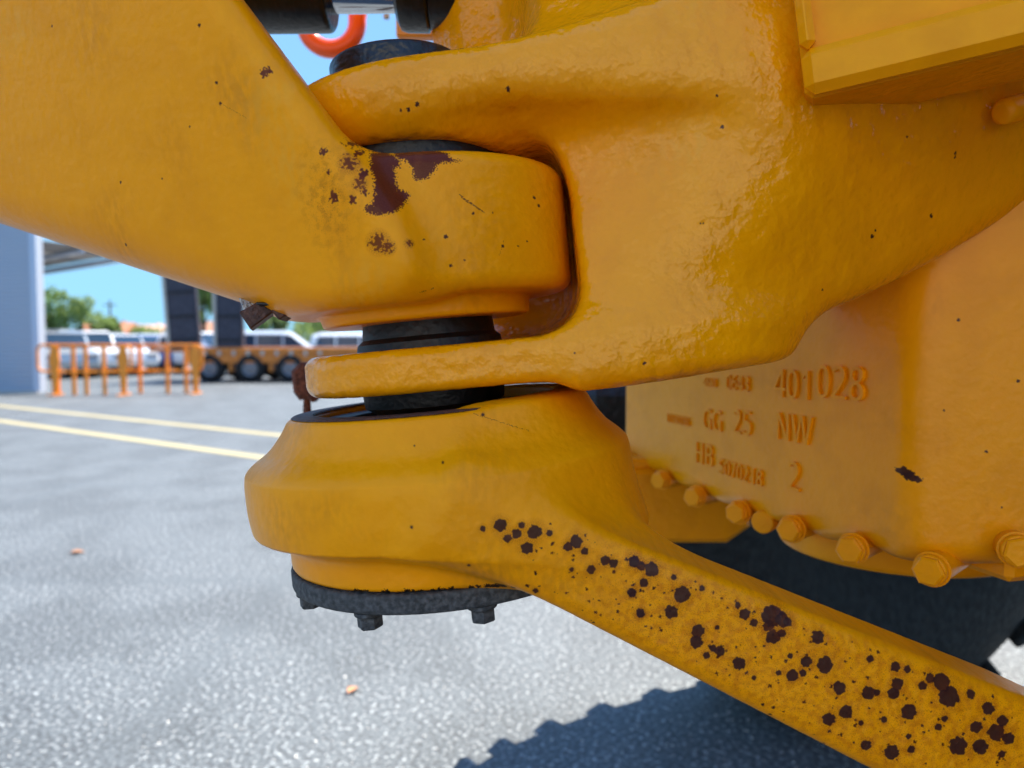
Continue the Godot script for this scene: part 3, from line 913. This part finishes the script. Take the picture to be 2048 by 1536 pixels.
func machine() -> void:
	# the loader's frame behind the joint; the parts overhead are out of view
	var t := thing("machine_frame", "dark underside of the loader's frame behind the axle housing, with unseen parts overhead shading the joint", "machine frame")
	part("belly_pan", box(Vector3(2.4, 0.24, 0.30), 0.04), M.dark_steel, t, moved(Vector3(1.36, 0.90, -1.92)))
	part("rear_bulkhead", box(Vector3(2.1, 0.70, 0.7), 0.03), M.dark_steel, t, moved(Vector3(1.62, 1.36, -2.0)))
	part("unseen_frame_rail", box(Vector3(3.0, 0.35, 0.72), 0.03), M.plain_yellow, t, moved(Vector3(0.90, 1.98, -0.94)))  # out of view overhead, sized to keep the sun off the joint
	part("unseen_hood", box(Vector3(4.6, 1.5, 2.3), 0.06), M.plain_yellow, t, moved(Vector3(2.9, 2.96, -1.35)))  # out of view, placed to shade the ground and the fork's right side
	part("step_tab", box(Vector3(0.02, 0.05, 0.02), 0.002), M.plate, t, moved(at(1200, 850, 1.74) + Vector3(0, 0, 0)))
	# steering cylinder across the top
	var a := at(470, -26, 0.80)
	var b := at(1020, -30, 0.80)
	var along := (b - a).normalized()
	var c := thing("steering_cylinder", "black hydraulic steering cylinder with a shiny rod across the top gap", "hydraulic cylinder", looking(a, along, Vector3.BACK))
	var ln := a.distance_to(b)
	part("rod_end", disc(0.046, 0.102, 0.006), M.black, c, moved(Vector3(0, 0.0, 0)))
	part("rod", disc(0.027, ln * 0.9, 0.002), M.chrome, c, moved(Vector3(0, 0.05, 0)))
	part("gland", lathe([Vector2(0.027, 0.172), Vector2(0.036, 0.172), Vector2(0.044, 0.176), Vector2(0.046, 0.182), Vector2(0.0465, 0.205), Vector2(0.044, 0.207), Vector2(0.027, 0.207)]), M.black, c)
	part("barrel", disc(0.0435, 0.4, 0.003), M.black, c, moved(Vector3(0, 0.2065, 0)))
	# orange hose loop behind it
	var path := PackedVector3Array()
	var mid := at(662, 45, 1.5)
	var r := 0.0525
	for k in 25:
		var w := PI * 1.06 + k / 24.0 * PI * 0.98
		path.append(Vector3(cos(w), sin(w), 0) * r)
	path.insert(0, path[0] + Vector3(-0.01, 0.25, -0.05)); path.append(path[path.size() - 1] + Vector3(0.03, 0.25, -0.05))
	var h := thing("orange_hose", "bright orange hose hanging in a loop behind the black steering cylinder", "hose", moved(mid))
	part("hose_loop", tube(path, 0.0175, 16), M.orange_hose, h)
	var kn := thing("hanging_fitting", "tiny pale grey fitting hanging right of the orange hose loop", "fitting", moved(at(773, 38, 1.5)))
	part("cap", disc(0.006, 0.016, 0.002, 16), M.pale_steel, kn)
	part("stem", disc(0.003, 0.25, 0.001, 12), M.pale_steel, kn, moved(Vector3(0, 0.015, 0)))
	var pn := thing("orange_bracket", "orange yellow steel bracket seen above the black pin head", "bracket", moved(at(870, 35, 1.1)))
	part("plate", box(Vector3(0.112, 0.062, 0.02), 0.003), M.barrier, pn)
	part("hanger", box(Vector3(0.03, 0.3, 0.018), 0.003), M.barrier, pn, moved(Vector3(0.03, 0.178, 0)))
	# rusty hook hanging behind the lower tine
	var hk := thing("rusty_hook", "rust brown hook hanging behind the tip of the fork's lower tine", "hook", moved(at(625, 770, 1.05)))
	var u := 0.0007
	part("hook_body", prism(PackedVector2Array([Vector2(-38, 28) * u, Vector2(-34, -14) * u, Vector2(-22, -30) * u, Vector2(-8, -26) * u, Vector2(4, -34) * u, Vector2(20, -18) * u, Vector2(40, -8) * u, Vector2(44, 40) * u, Vector2(-20, 46) * u]), 0.03, 0.005), M.rust, hk)
	part("hook_tip", lathe([Vector2(0, -0.036), Vector2(0.004, -0.034), Vector2(0.006, -0.018), Vector2(0.005, 0)], 12), M.rust, hk, moved(Vector3(-0.008, -0.018, 0)))
	part("hanger_bar", box(Vector3(0.02, 0.24, 0.016), 0.003), M.rust, hk, moved(Vector3(0.085, 0.10, -0.02)))
	part("cross_bar", box(Vector3(0.10, 0.02, 0.016), 0.003), M.rust, hk, moved(Vector3(0.05, 0.0, -0.01)))
	# the far wheel
	var wl := thing("loader_wheel", "big black loader tyre standing in shade behind the rust spotted lever arm", "wheel", Transform3D(Basis(Vector3.UP, 0.30) * Basis(Vector3.RIGHT, PI / 2), Vector3(0.995, 0.80, -2.30)))
	var prof := []
	for p in [[0.34, -0.19], [0.40, -0.235], [0.52, -0.265], [0.64, -0.26], [0.72, -0.235], [0.772, -0.20], [0.786, -0.1], [0.786, 0.1], [0.772, 0.20], [0.72, 0.235], [0.64, 0.26], [0.52, 0.265], [0.40, 0.235], [0.34, 0.19]]:
		prof.append(Vector2(p[0], p[1]))
	part("tyre", lathe(prof, 64, 1.2), M.tyre, wl)
	part("rim", lathe([Vector2(0, -0.10), Vector2(0.20, -0.10), Vector2(0.27, -0.14), Vector2(0.34, -0.19), Vector2(0.35, 0.19), Vector2(0.27, 0.12), Vector2(0.0, 0.12)], 48), M.plain_yellow, wl)
	var lug := box(Vector3(0.030, 0.25, 0.085), 0.010)
	for k in 26:
		for sg: float in [-1.0, 1.0]:
			var w := TAU * (k + (0.25 if sg > 0 else -0.25)) / 26
			part("tread_lug", lug, M.tyre, wl, Transform3D(Basis(Vector3.UP, -w) * Basis(Vector3.RIGHT, sg * 0.45), Vector3(cos(w) * 0.779, sg * 0.135, sin(w) * 0.779)))

	# wheel out of view to the right, placed to darken the fork's right face
	copy(wl, "unseen black loader tyre, out of view at the right, darkening the fork face", Transform3D(Basis(Vector3.UP, PI / 2 - 0.12) * Basis(Vector3.RIGHT, PI / 2), Vector3(1.12, 0.80, -0.02)))

# ---------------------------------------------------------------- background
func background() -> void:
	shed()
	unseen_workshop()
	barriers()
	trailer()
	cars()
	trees()

func shed() -> void:
	var base := floor_at(40, 787)
	var t := thing("steel_shed", "blue grey steel shed wall with a trimmed corner at the left edge", "shed", moved(Vector3(0, 0, base.z)))
	var right := (at(80, 690, 1.0) - EYE)
	var x1 := right.x / -right.z * -base.z
	# sheets with level ribs, each 0.76 m high
	for k in 7:
		var st := start(false)
		for r in 8:
			var a := k * 0.76 + r * 0.095
			var prof := [Vector2(a, 0), Vector2(a + 0.055, 0), Vector2(a + 0.065, 0.022), Vector2(a + 0.085, 0.022), Vector2(a + 0.095, 0)]
			for i in 4:
				quad(st, Vector3(x1 - 5.0, prof[i].x, prof[i].y), Vector3(x1 - 5.0, prof[i + 1].x, prof[i + 1].y), Vector3(x1 - 0.12, prof[i + 1].x, prof[i + 1].y), Vector3(x1 - 0.12, prof[i].x, prof[i].y))
		part("wall_sheet", done(st), M.wall, t, moved(Vector3(0, 0, 0.02)))
	part("wall_body", box(Vector3(7.0, 5.3, 0.25), 0.02), M.wall, t, moved(Vector3(x1 - 3.52, 2.65, -0.14)))
	part("corner_trim", box(Vector3(0.16, 5.3, 0.07), 0.01), M.trim, t, moved(Vector3(x1 - 0.07, 2.65, 0.03)))
	part("base_plinth", box(Vector3(5.0, 0.06, 0.12), 0.01), M.pale_steel, t, moved(Vector3(x1 - 2.5, 0.03, 0.06)))
	# the canopy beyond it
	var left := at(70, 552, 34.0)
	var end := at(300, 522, 27.0)
	end.y = left.y
	var along := (end - left).normalized()
	var back := Vector3.UP.cross(along).normalized()
	if back.z > 0: back = -back
	var c := thing("canopy_roof", "open steel canopy roof on trusses to the right of the grey shed", "canopy", Transform3D(Basis(along, Vector3.UP, -back), left))
	var ln := 9.5
	part("roof_sheet", box(Vector3(ln + 8.0, 0.08, 14.0), 0.02), M.roof_under, c, Transform3D(Basis(Vector3.RIGHT, -0.02), Vector3(ln / 2 - 4.0, 0.5, 6.9)))
	part("fascia", box(Vector3(ln + 8.0, 0.24, 0.10), 0.02), M.trim, c, moved(Vector3(ln / 2 - 4.0, 0.12, 0.0)))
	for k in 6:
		part("roof_beam", box(Vector3(ln + 8.0, 0.16, 0.10), 0.02), M.trim, c, moved(Vector3(ln / 2 - 4.0, 0.25, 1.6 + k * 2.0)))
	for k in 5:
		part("truss_strut", box(Vector3(0.10, 1.5, 0.10), 0.02), M.trim, c, Transform3D(Basis(Vector3.BACK, 0.9 if k % 2 else -0.9), Vector3(-2.0 + k * 1.6, 0.1, 2.6)))
	for k in 4:
		part("rafter", box(Vector3(0.12, 0.14, 13.0), 0.02), M.pale_steel, c, moved(Vector3(-1.0 + k * 2.6, 0.36, 6.6)))
	for k in 2:
		part("column", box(Vector3(0.2, 4.5, 0.2), 0.02), M.trim, c, moved(Vector3(-3.5 + k * 0.2, -1.9, 0.6 + k * 2.0)))

func unseen_workshop() -> void:
	# pale wall out of view behind the viewer, placed to light the shaded joint
	var t := thing("unseen_white_workshop", "unseen white wall with roller doors, out of view behind the viewer, lighting the joint", "building", moved(Vector3(-1.5, 0, 8.5)))
	var paint := solid(Color(0.93, 0.91, 0.87), 0.7)
	part("wall", box(Vector3(11, 5.4, 0.3), 0.02), paint, t, moved(Vector3(0, 2.7, 0)))
	for k in 3:
		part("roller_door", box(Vector3(2.6, 3.4, 0.06), 0.02), solid(Color(0.86, 0.86, 0.85), 0.6), t, moved(Vector3(-3.6 + k * 3.6, 1.7, -0.17)))
	part("roof", box(Vector3(11.4, 0.2, 6), 0.05), paint, t, moved(Vector3(0, 5.5, 2.9)))

func barriers() -> void:
	var labels := ["orange crowd barrier nearest the grey shed corner", "orange crowd barrier ending beside the trailer's front wheel"]
	var first: Node3D
	for n in 2:
		var px0: float = [74.0, 246.0][n]
		var px1: float = [262.0, 404.0][n]
		var d: float = [16.4, 16.9][n]
		var a := at(px0, 690, d)
		var b := at(px1, 690, d)
		var w := b.x - a.x
		var t := thing("crowd_barrier", labels[n], "barrier", moved(Vector3(a.x, 0, a.z), 0.0), "orange crowd barriers by the shed")
		var top := 1.1
		var low := 0.52
		var r := 0.13
		var path := PackedVector3Array()
		for c in [[w - r, top - r, 0.0], [r, top - r, PI / 2], [r, low + r, PI], [w - r, low + r, PI * 1.5]]:
			for k in 6:
				var q: float = c[2] + k / 5.0 * PI / 2
				path.append(Vector3(c[0] + cos(q) * r, c[1] + sin(q) * r, 0))
		part("rail_frame", tube(path, 0.030, 10, true), M.barrier, t)
		for x in ([0.40, 0.75, 1.02, 1.42] if n == 0 else [0.34, 0.96, 1.38]):
			part("upright", box(Vector3(0.085, top, 0.04), 0.006), M.barrier, t, moved(Vector3(x, top / 2, -0.06)))
		for x in ([0.40, w - 0.16] if n == 0 else [w - 0.14]):
			part("foot_post", prism(PackedVector2Array([Vector2(-0.05, 0), Vector2(0.05, 0), Vector2(0.075, 0.55), Vector2(0.12, 0.75), Vector2(0.06, 1.08), Vector2(-0.06, 1.08), Vector2(-0.12, 0.75), Vector2(-0.075, 0.55)]), 0.05, 0.005), M.barrier, t, moved(Vector3(x, 0, 0.05)))
			part("foot", box(Vector3(0.09, 0.03, 0.5), 0.008), M.barrier, t, moved(Vector3(x, 0.017, 0.05)))

func wheel_parts(parent: Node3D, r: float, w: float, place: Transform3D) -> void:
	var tp := part("wheel", lathe([Vector2(r * 0.55, -w / 2), Vector2(r * 0.93, -w / 2), Vector2(r, -w * 0.38), Vector2(r, w * 0.38), Vector2(r * 0.93, w / 2), Vector2(r * 0.55, w / 2)], 24, 0.9), M.rubber, parent, place)
	part("hub", lathe([Vector2(0, -w * 0.3), Vector2(r * 0.2, -w * 0.46), Vector2(r * 0.45, -w * 0.3), Vector2(r * 0.58, -w * 0.5), Vector2(r * 0.58, w * 0.5), Vector2(r * 0.45, w * 0.3), Vector2(0, w * 0.4)], 20), M.alloy, tp)

func trailer() -> void:
	var d := 22.0
	var x0 := at(392, 690, d).x
	var t := thing("low_loader", "orange brown low loader trailer with two raised dark ramps behind the barriers", "trailer", moved(Vector3(x0, 0, -d)))
	part("deck", box(Vector3(9.0, 0.20, 2.5), 0.02), M.trailer, t, moved(Vector3(4.2, 0.93, -1.2)))
	part("side_beam", box(Vector3(9.0, 0.26, 0.10), 0.02), M.trailer, t, moved(Vector3(4.2, 0.70, 0.02)))
	for k in 9:
		part("stake_pocket", box(Vector3(0.09, 0.14, 0.05), 0.01), M.pale_steel, t, moved(Vector3(0.3 + k * 0.42, 0.86, 0.085)))
	for k in 3:
		for zz in [0.0, -2.3]:
			wheel_parts(t, 0.42, 0.26, Transform3D(Basis(Vector3.RIGHT, PI / 2), Vector3(0.42 + k * 1.18, 0.42, zz - 0.05)))
		part("mudguard", box(Vector3(0.10, 0.42, 0.30), 0.02), M.trailer, t, moved(Vector3(1.02 + k * 1.18, 0.52, -0.1)))
	# ramps standing up at the back end
	for n in 2:
		var xa: float = [at(332, 600, d).x, at(434, 600, d).x][n] - x0
		var w: float = [0.82, 0.72][n]
		var lean := 0.06 if n == 0 else 0.0
		var r := part("ramp", box(Vector3(w, 2.7, 0.12), 0.02), M.ramp_panel, t, Transform3D(Basis(Vector3.BACK, lean), Vector3(xa + w / 2 + 0.05 - n * 0.06, 2.35, -0.1)))
		part("ramp_edge", box(Vector3(0.09, 2.7, 0.2), 0.02), M.pale_steel, r, moved(Vector3(-w / 2 - 0.05, 0, 0)))
		part("ramp_edge", box(Vector3(0.05, 2.7, 0.2), 0.02), M.ramp_panel, r, moved(Vector3(w / 2 + 0.03, 0, 0)))
		for k in 4:
			part("ramp_rib", box(Vector3(w, 0.05, 0.05), 0.01), M.dark_steel, r, moved(Vector3(0, -1.1 + k * 0.7, 0.08)))
	part("ramp_hinge", box(Vector3(1.6, 0.12, 2.3), 0.02), M.trailer, t, moved(Vector3(-0.6, 0.95, -1.2)))

func car(paint: Material, tall: float, label: String, place: Transform3D) -> Node3D:
	var t := thing("parked_car", label, "car", place, "cars parked across the yard")
	var h := tall
	var body := PackedVector2Array([Vector2(-2.2, 0.35), Vector2(2.15, 0.35), Vector2(2.25, 0.55), Vector2(2.2, 0.82), Vector2(1.1, 0.98), Vector2(-2.1, 1.02), Vector2(-2.25, 0.8)])
	part("body", prism(body, 1.78, 0.10), paint, t)
	var roof := PackedVector2Array([Vector2(-2.0, 1.0), Vector2(1.15, 0.96), Vector2(0.35, h - 0.05), Vector2(0.1, h), Vector2(-1.5, h), Vector2(-1.85, h - 0.1)])
	var cab := part("cabin", prism(roof, 1.56, 0.12), paint, t)
	for sg: float in [-1.0, 1.0]:
		for wv in [[-1.72, -0.95], [-0.88, -0.02], [0.05, 0.72]]:
			var hi := h - 0.16
			part("window", prism(PackedVector2Array([Vector2(wv[0], 1.06), Vector2(wv[1], 1.06), Vector2(minf(wv[1], 0.30), hi), Vector2(wv[0] + (0.12 if wv[0] < -1.5 else 0.0), hi)]), 0.02), M.car_glass, cab, moved(Vector3(0, 0, sg * 0.782)))
	part("windscreen", box(Vector3(0.02, 0.80, 1.3), 0.005), M.car_glass, cab, Transform3D(Basis(Vector3.BACK, atan2(0.78, h - 1.02)), Vector3(0.775, (h + 0.97) / 2, 0)))
	part("rear_window", box(Vector3(0.02, 0.45, 1.25), 0.005), M.car_glass, cab, Transform3D(Basis(Vector3.BACK, -0.17), Vector3(-1.945, h - 0.36, 0)))
	for sx: float in [-1.38, 1.42]:
		for sg: float in [-1.0, 1.0]:
			wheel_parts(t, 0.34, 0.22, Transform3D(Basis(Vector3.RIGHT, sg * PI / 2), Vector3(sx, 0.34, sg * 0.80)))
	for sg: float in [-1.0, 1.0]:
		part("headlight", box(Vector3(0.06, 0.14, 0.36), 0.03), M.alloy, t, moved(Vector3(2.22, 0.72, sg * 0.62)))
		part("tail_light", box(Vector3(0.06, 0.22, 0.18), 0.03), M.lamp, t, moved(Vector3(-2.20, 0.84, sg * 0.72)))
	return t

func cars() -> void:
	var white := solid(Color(0.90, 0.91, 0.92), 0.15)
	var silver := solid(Color(0.66, 0.69, 0.72), 0.2, 0.3)
	var blue := solid(Color(0.16, 0.33, 0.58), 0.2)
	var pale := solid(Color(0.74, 0.79, 0.84), 0.15)
	var grey := solid(Color(0.36, 0.40, 0.44), 0.2)
	for m: StandardMaterial3D in [white, silver, blue, pale, grey]:
		m.clearcoat_enabled = true
	var list := [
		[pale, 1.62, "pale silver car right of the second dark ramp, largest of the parked cars", 565.0, 28.0, 0.3],
		[white, 1.6, "white car farthest right, mostly hidden behind the tip of the yellow fork", 720.0, 31.0, 0.15],
		[white, 1.6, "white car glimpsed between the two dark ramps", 412.0, 29.0, -0.5],
		[silver, 1.55, "silver car behind the left end of the orange barrier", 120.0, 26.0, -0.9],
		[white, 1.62, "white car behind the left foot post of the orange barrier", 175.0, 27.5, -0.9],
		[white, 1.5, "white car behind the middle of the orange barrier", 235.0, 28.5, -0.85],
		[blue, 1.5, "blue car behind the right foot post of the orange barrier", 290.0, 30.0, -0.85],
		[silver, 1.7, "silver car in the row farther back, left of the terracotta roofed house", 150.0, 38.0, -0.9],
		[grey, 1.75, "dark grey car in the farther row behind the middle barrier post", 225.0, 40.0, -0.9],
		[white, 1.7, "white car in the farther row just left of the first dark ramp", 305.0, 41.0, -0.8],
		[grey, 1.8, "grey car beside the shed corner in the farther row", 95.0, 36.0, -1.2],
	]
	for c in list:
		var p := at(c[3], 690, c[4])
		car(c[0], c[1], c[2], moved(Vector3(p.x, 0, p.z), c[5]))

func trees() -> void:
	var r2 := RandomNumberGenerator.new()
	r2.seed = 21
	var leaf_a := solid(Color(0.42, 0.52, 0.26), 0.7)
	var leaf_b := solid(Color(0.50, 0.58, 0.34), 0.7)
	for m: StandardMaterial3D in [leaf_a, leaf_b]:
		m.backlight_enabled = true
		m.backlight = Color(0.45, 0.5, 0.25)
	var list := [
		["broad green tree at the shed corner, tallest of the far trees", 105.0, 70.0, 6.6, 5.0, 0],
		["green tree just right of the tallest far tree", 165.0, 72.0, 5.6, 4.6, 1],
		["low dark bush tree right of the far green trees", 205.0, 75.0, 3.6, 3.6, 0],
		["slim pale tree standing alone under the open sky", 228.0, 80.0, 4.6, 1.8, 1],
		["green tree showing between the two dark ramps", 408.0, 48.0, 6.2, 3.6, 0],
		["green tree over the pale silver car, left of the fork tip", 560.0, 55.0, 5.0, 5.0, 1],
		["pale green tree over the parked cars, nearest the fork tip", 640.0, 58.0, 5.2, 5.0, 1],
		["low green shrub left of the first dark ramp", 300.0, 85.0, 3.0, 5.0, 0],
	]
	for n in list.size():
		var l: Array = list[n]
		var p := at(l[1], 690, l[2])
		var t := thing("far_tree", l[0], "tree", moved(Vector3(p.x, 0, p.z)))
		var h: float = l[3]
		var w: float = l[4]
		var tr := part("trunk", lathe([Vector2(0.22, 0), Vector2(0.16, h * 0.3), Vector2(0.10, h * 0.6), Vector2(0, h * 0.75)], 10, 1.0), M.bark, t)
		for k in 4:
			var q := k * 1.7 + n
			part("limb", tube(PackedVector3Array([Vector3(0, h * 0.35, 0), Vector3(cos(q) * w * 0.15, h * 0.55, sin(q) * w * 0.15), Vector3(cos(q) * w * 0.3, h * 0.75, sin(q) * w * 0.3)]), 0.05, 6), M.bark, tr)
		var st := start(false)
		var clumps := []
		for k in 16:
			var v := Vector3(r2.randfn() * 0.27, r2.randf_range(0.25, 0.92), r2.randfn() * 0.27)
			var narrow := 1.1 - absf(v.y - 0.5) * 0.9
			clumps.append([Vector3(v.x * w * narrow, v.y * h, v.z * w * narrow), r2.randf_range(0.12, 0.2) * w])
		for k in 2600:
			var c: Array = clumps[k % 16]
			var dir := Vector3(r2.randfn(), r2.randfn() * 0.8, r2.randfn()).normalized()
			var o: Vector3 = c[0] + dir * float(c[1]) * r2.randf_range(0.5, 1.05)
			if o.y < 0.3: continue
			var b := Basis.from_euler(Vector3(r2.randf() * TAU, r2.randf() * TAU, r2.randf() * TAU)) * 0.16
			tri(st, o + b.x, o + b.y * 0.7, o - b.x)
			tri(st, o + b.x, o - b.x, o - b.y * 0.7)
		part("crown", done(st), leaf_a if l[5] == 0 else leaf_b, t)
	# far houses
	for hs in [["low house with a terracotta roof, left of the others on the horizon", 200.0, 95.0, 6.0, Color(0.72, 0.48, 0.34), Color(0.72, 0.58, 0.46)], ["long low cream house with a pale pink roof on the horizon", 265.0, 105.0, 9.0, Color(0.85, 0.66, 0.58), Color(0.86, 0.80, 0.70)], ["small far house with a terracotta roof between the two ramps", 418.0, 90.0, 5.0, Color(0.70, 0.50, 0.38), Color(0.75, 0.62, 0.5)]]:
		var p := at(hs[1], 690, hs[2])
		var t := thing("far_house", hs[0], "house", moved(Vector3(p.x, 0, p.z)))
		var w: float = hs[3]
		part("wall", box(Vector3(w, 2.6, 5), 0.02), solid(hs[5], 0.8), t, moved(Vector3(0, 1.3, -2.5)))
		var rf := part("roof", prism(PackedVector2Array([Vector2(-2.9, 0), Vector2(2.9, 0), Vector2(0, 1.4)]), w + 0.6, 0.0), solid(hs[4], 0.7), t, Transform3D(Basis(Vector3.UP, PI / 2), Vector3(0, 2.6, -2.5)))
		part("chimney", box(Vector3(0.5, 0.9, 0.5), 0.02), solid(hs[5], 0.8), rf, moved(Vector3(0.6, 1.2, w * 0.25)))
		for k in 3:
			part("window", box(Vector3(0.9, 1.1, 0.06), 0.01), M.car_glass, t, moved(Vector3((k - 1) * w * 0.28, 1.5, 0.03)))
	# a sheet metal tank by the shed
	var tp := at(110, 690, 33.0)
	var tank := thing("metal_cabin", "small pale grey metal cabin beside the shed corner behind the barrier", "cabin", moved(Vector3(tp.x, 0, tp.z)))
	part("wall", box(Vector3(1.1, 1.65, 1.2), 0.03), M.pale_steel, tank, moved(Vector3(0, 0.85, 0)))
	part("roof", box(Vector3(1.3, 0.08, 1.4), 0.02), M.trim, tank, moved(Vector3(0, 1.72, 0)))
	part("door", box(Vector3(0.5, 1.3, 0.04), 0.01), M.trim, tank, moved(Vector3(0.1, 0.70, 0.61)))
	# power pole
	var pp := at(222, 690, 100.0)
	var pole := thing("power_pole", "thin grey power pole on the horizon beyond the cars", "pole", moved(Vector3(pp.x, 0, pp.z)))
	part("post", disc(0.13, 7.0, 0.02, 10), M.bark, pole)
	part("crossarm", box(Vector3(1.8, 0.12, 0.12), 0.01), M.bark, pole, moved(Vector3(0, 6.4, 0)))
	var hill := start()
	for k in 40:
		var x0 := -300.0 + k * 15.0
		var h0 := 3.2 + 1.4 * sin(k * 0.9) + 0.8 * sin(k * 2.3)
		var h1 := 3.2 + 1.4 * sin((k + 1) * 0.9) + 0.8 * sin((k + 1) * 2.3)
		quad(hill, Vector3(x0, 0, -260), Vector3(x0, h0, -275), Vector3(x0 + 15, h1, -275), Vector3(x0 + 15, 0, -260))
		quad(hill, Vector3(x0, h0, -275), Vector3(x0, 0, -330), Vector3(x0 + 15, 0, -330), Vector3(x0 + 15, h1, -275))
	structure("far_hills", done(hill), noisy(Color(0.22, 0.30, 0.18), Color(0.34, 0.40, 0.26), 0.05, 0.05, 0.9))
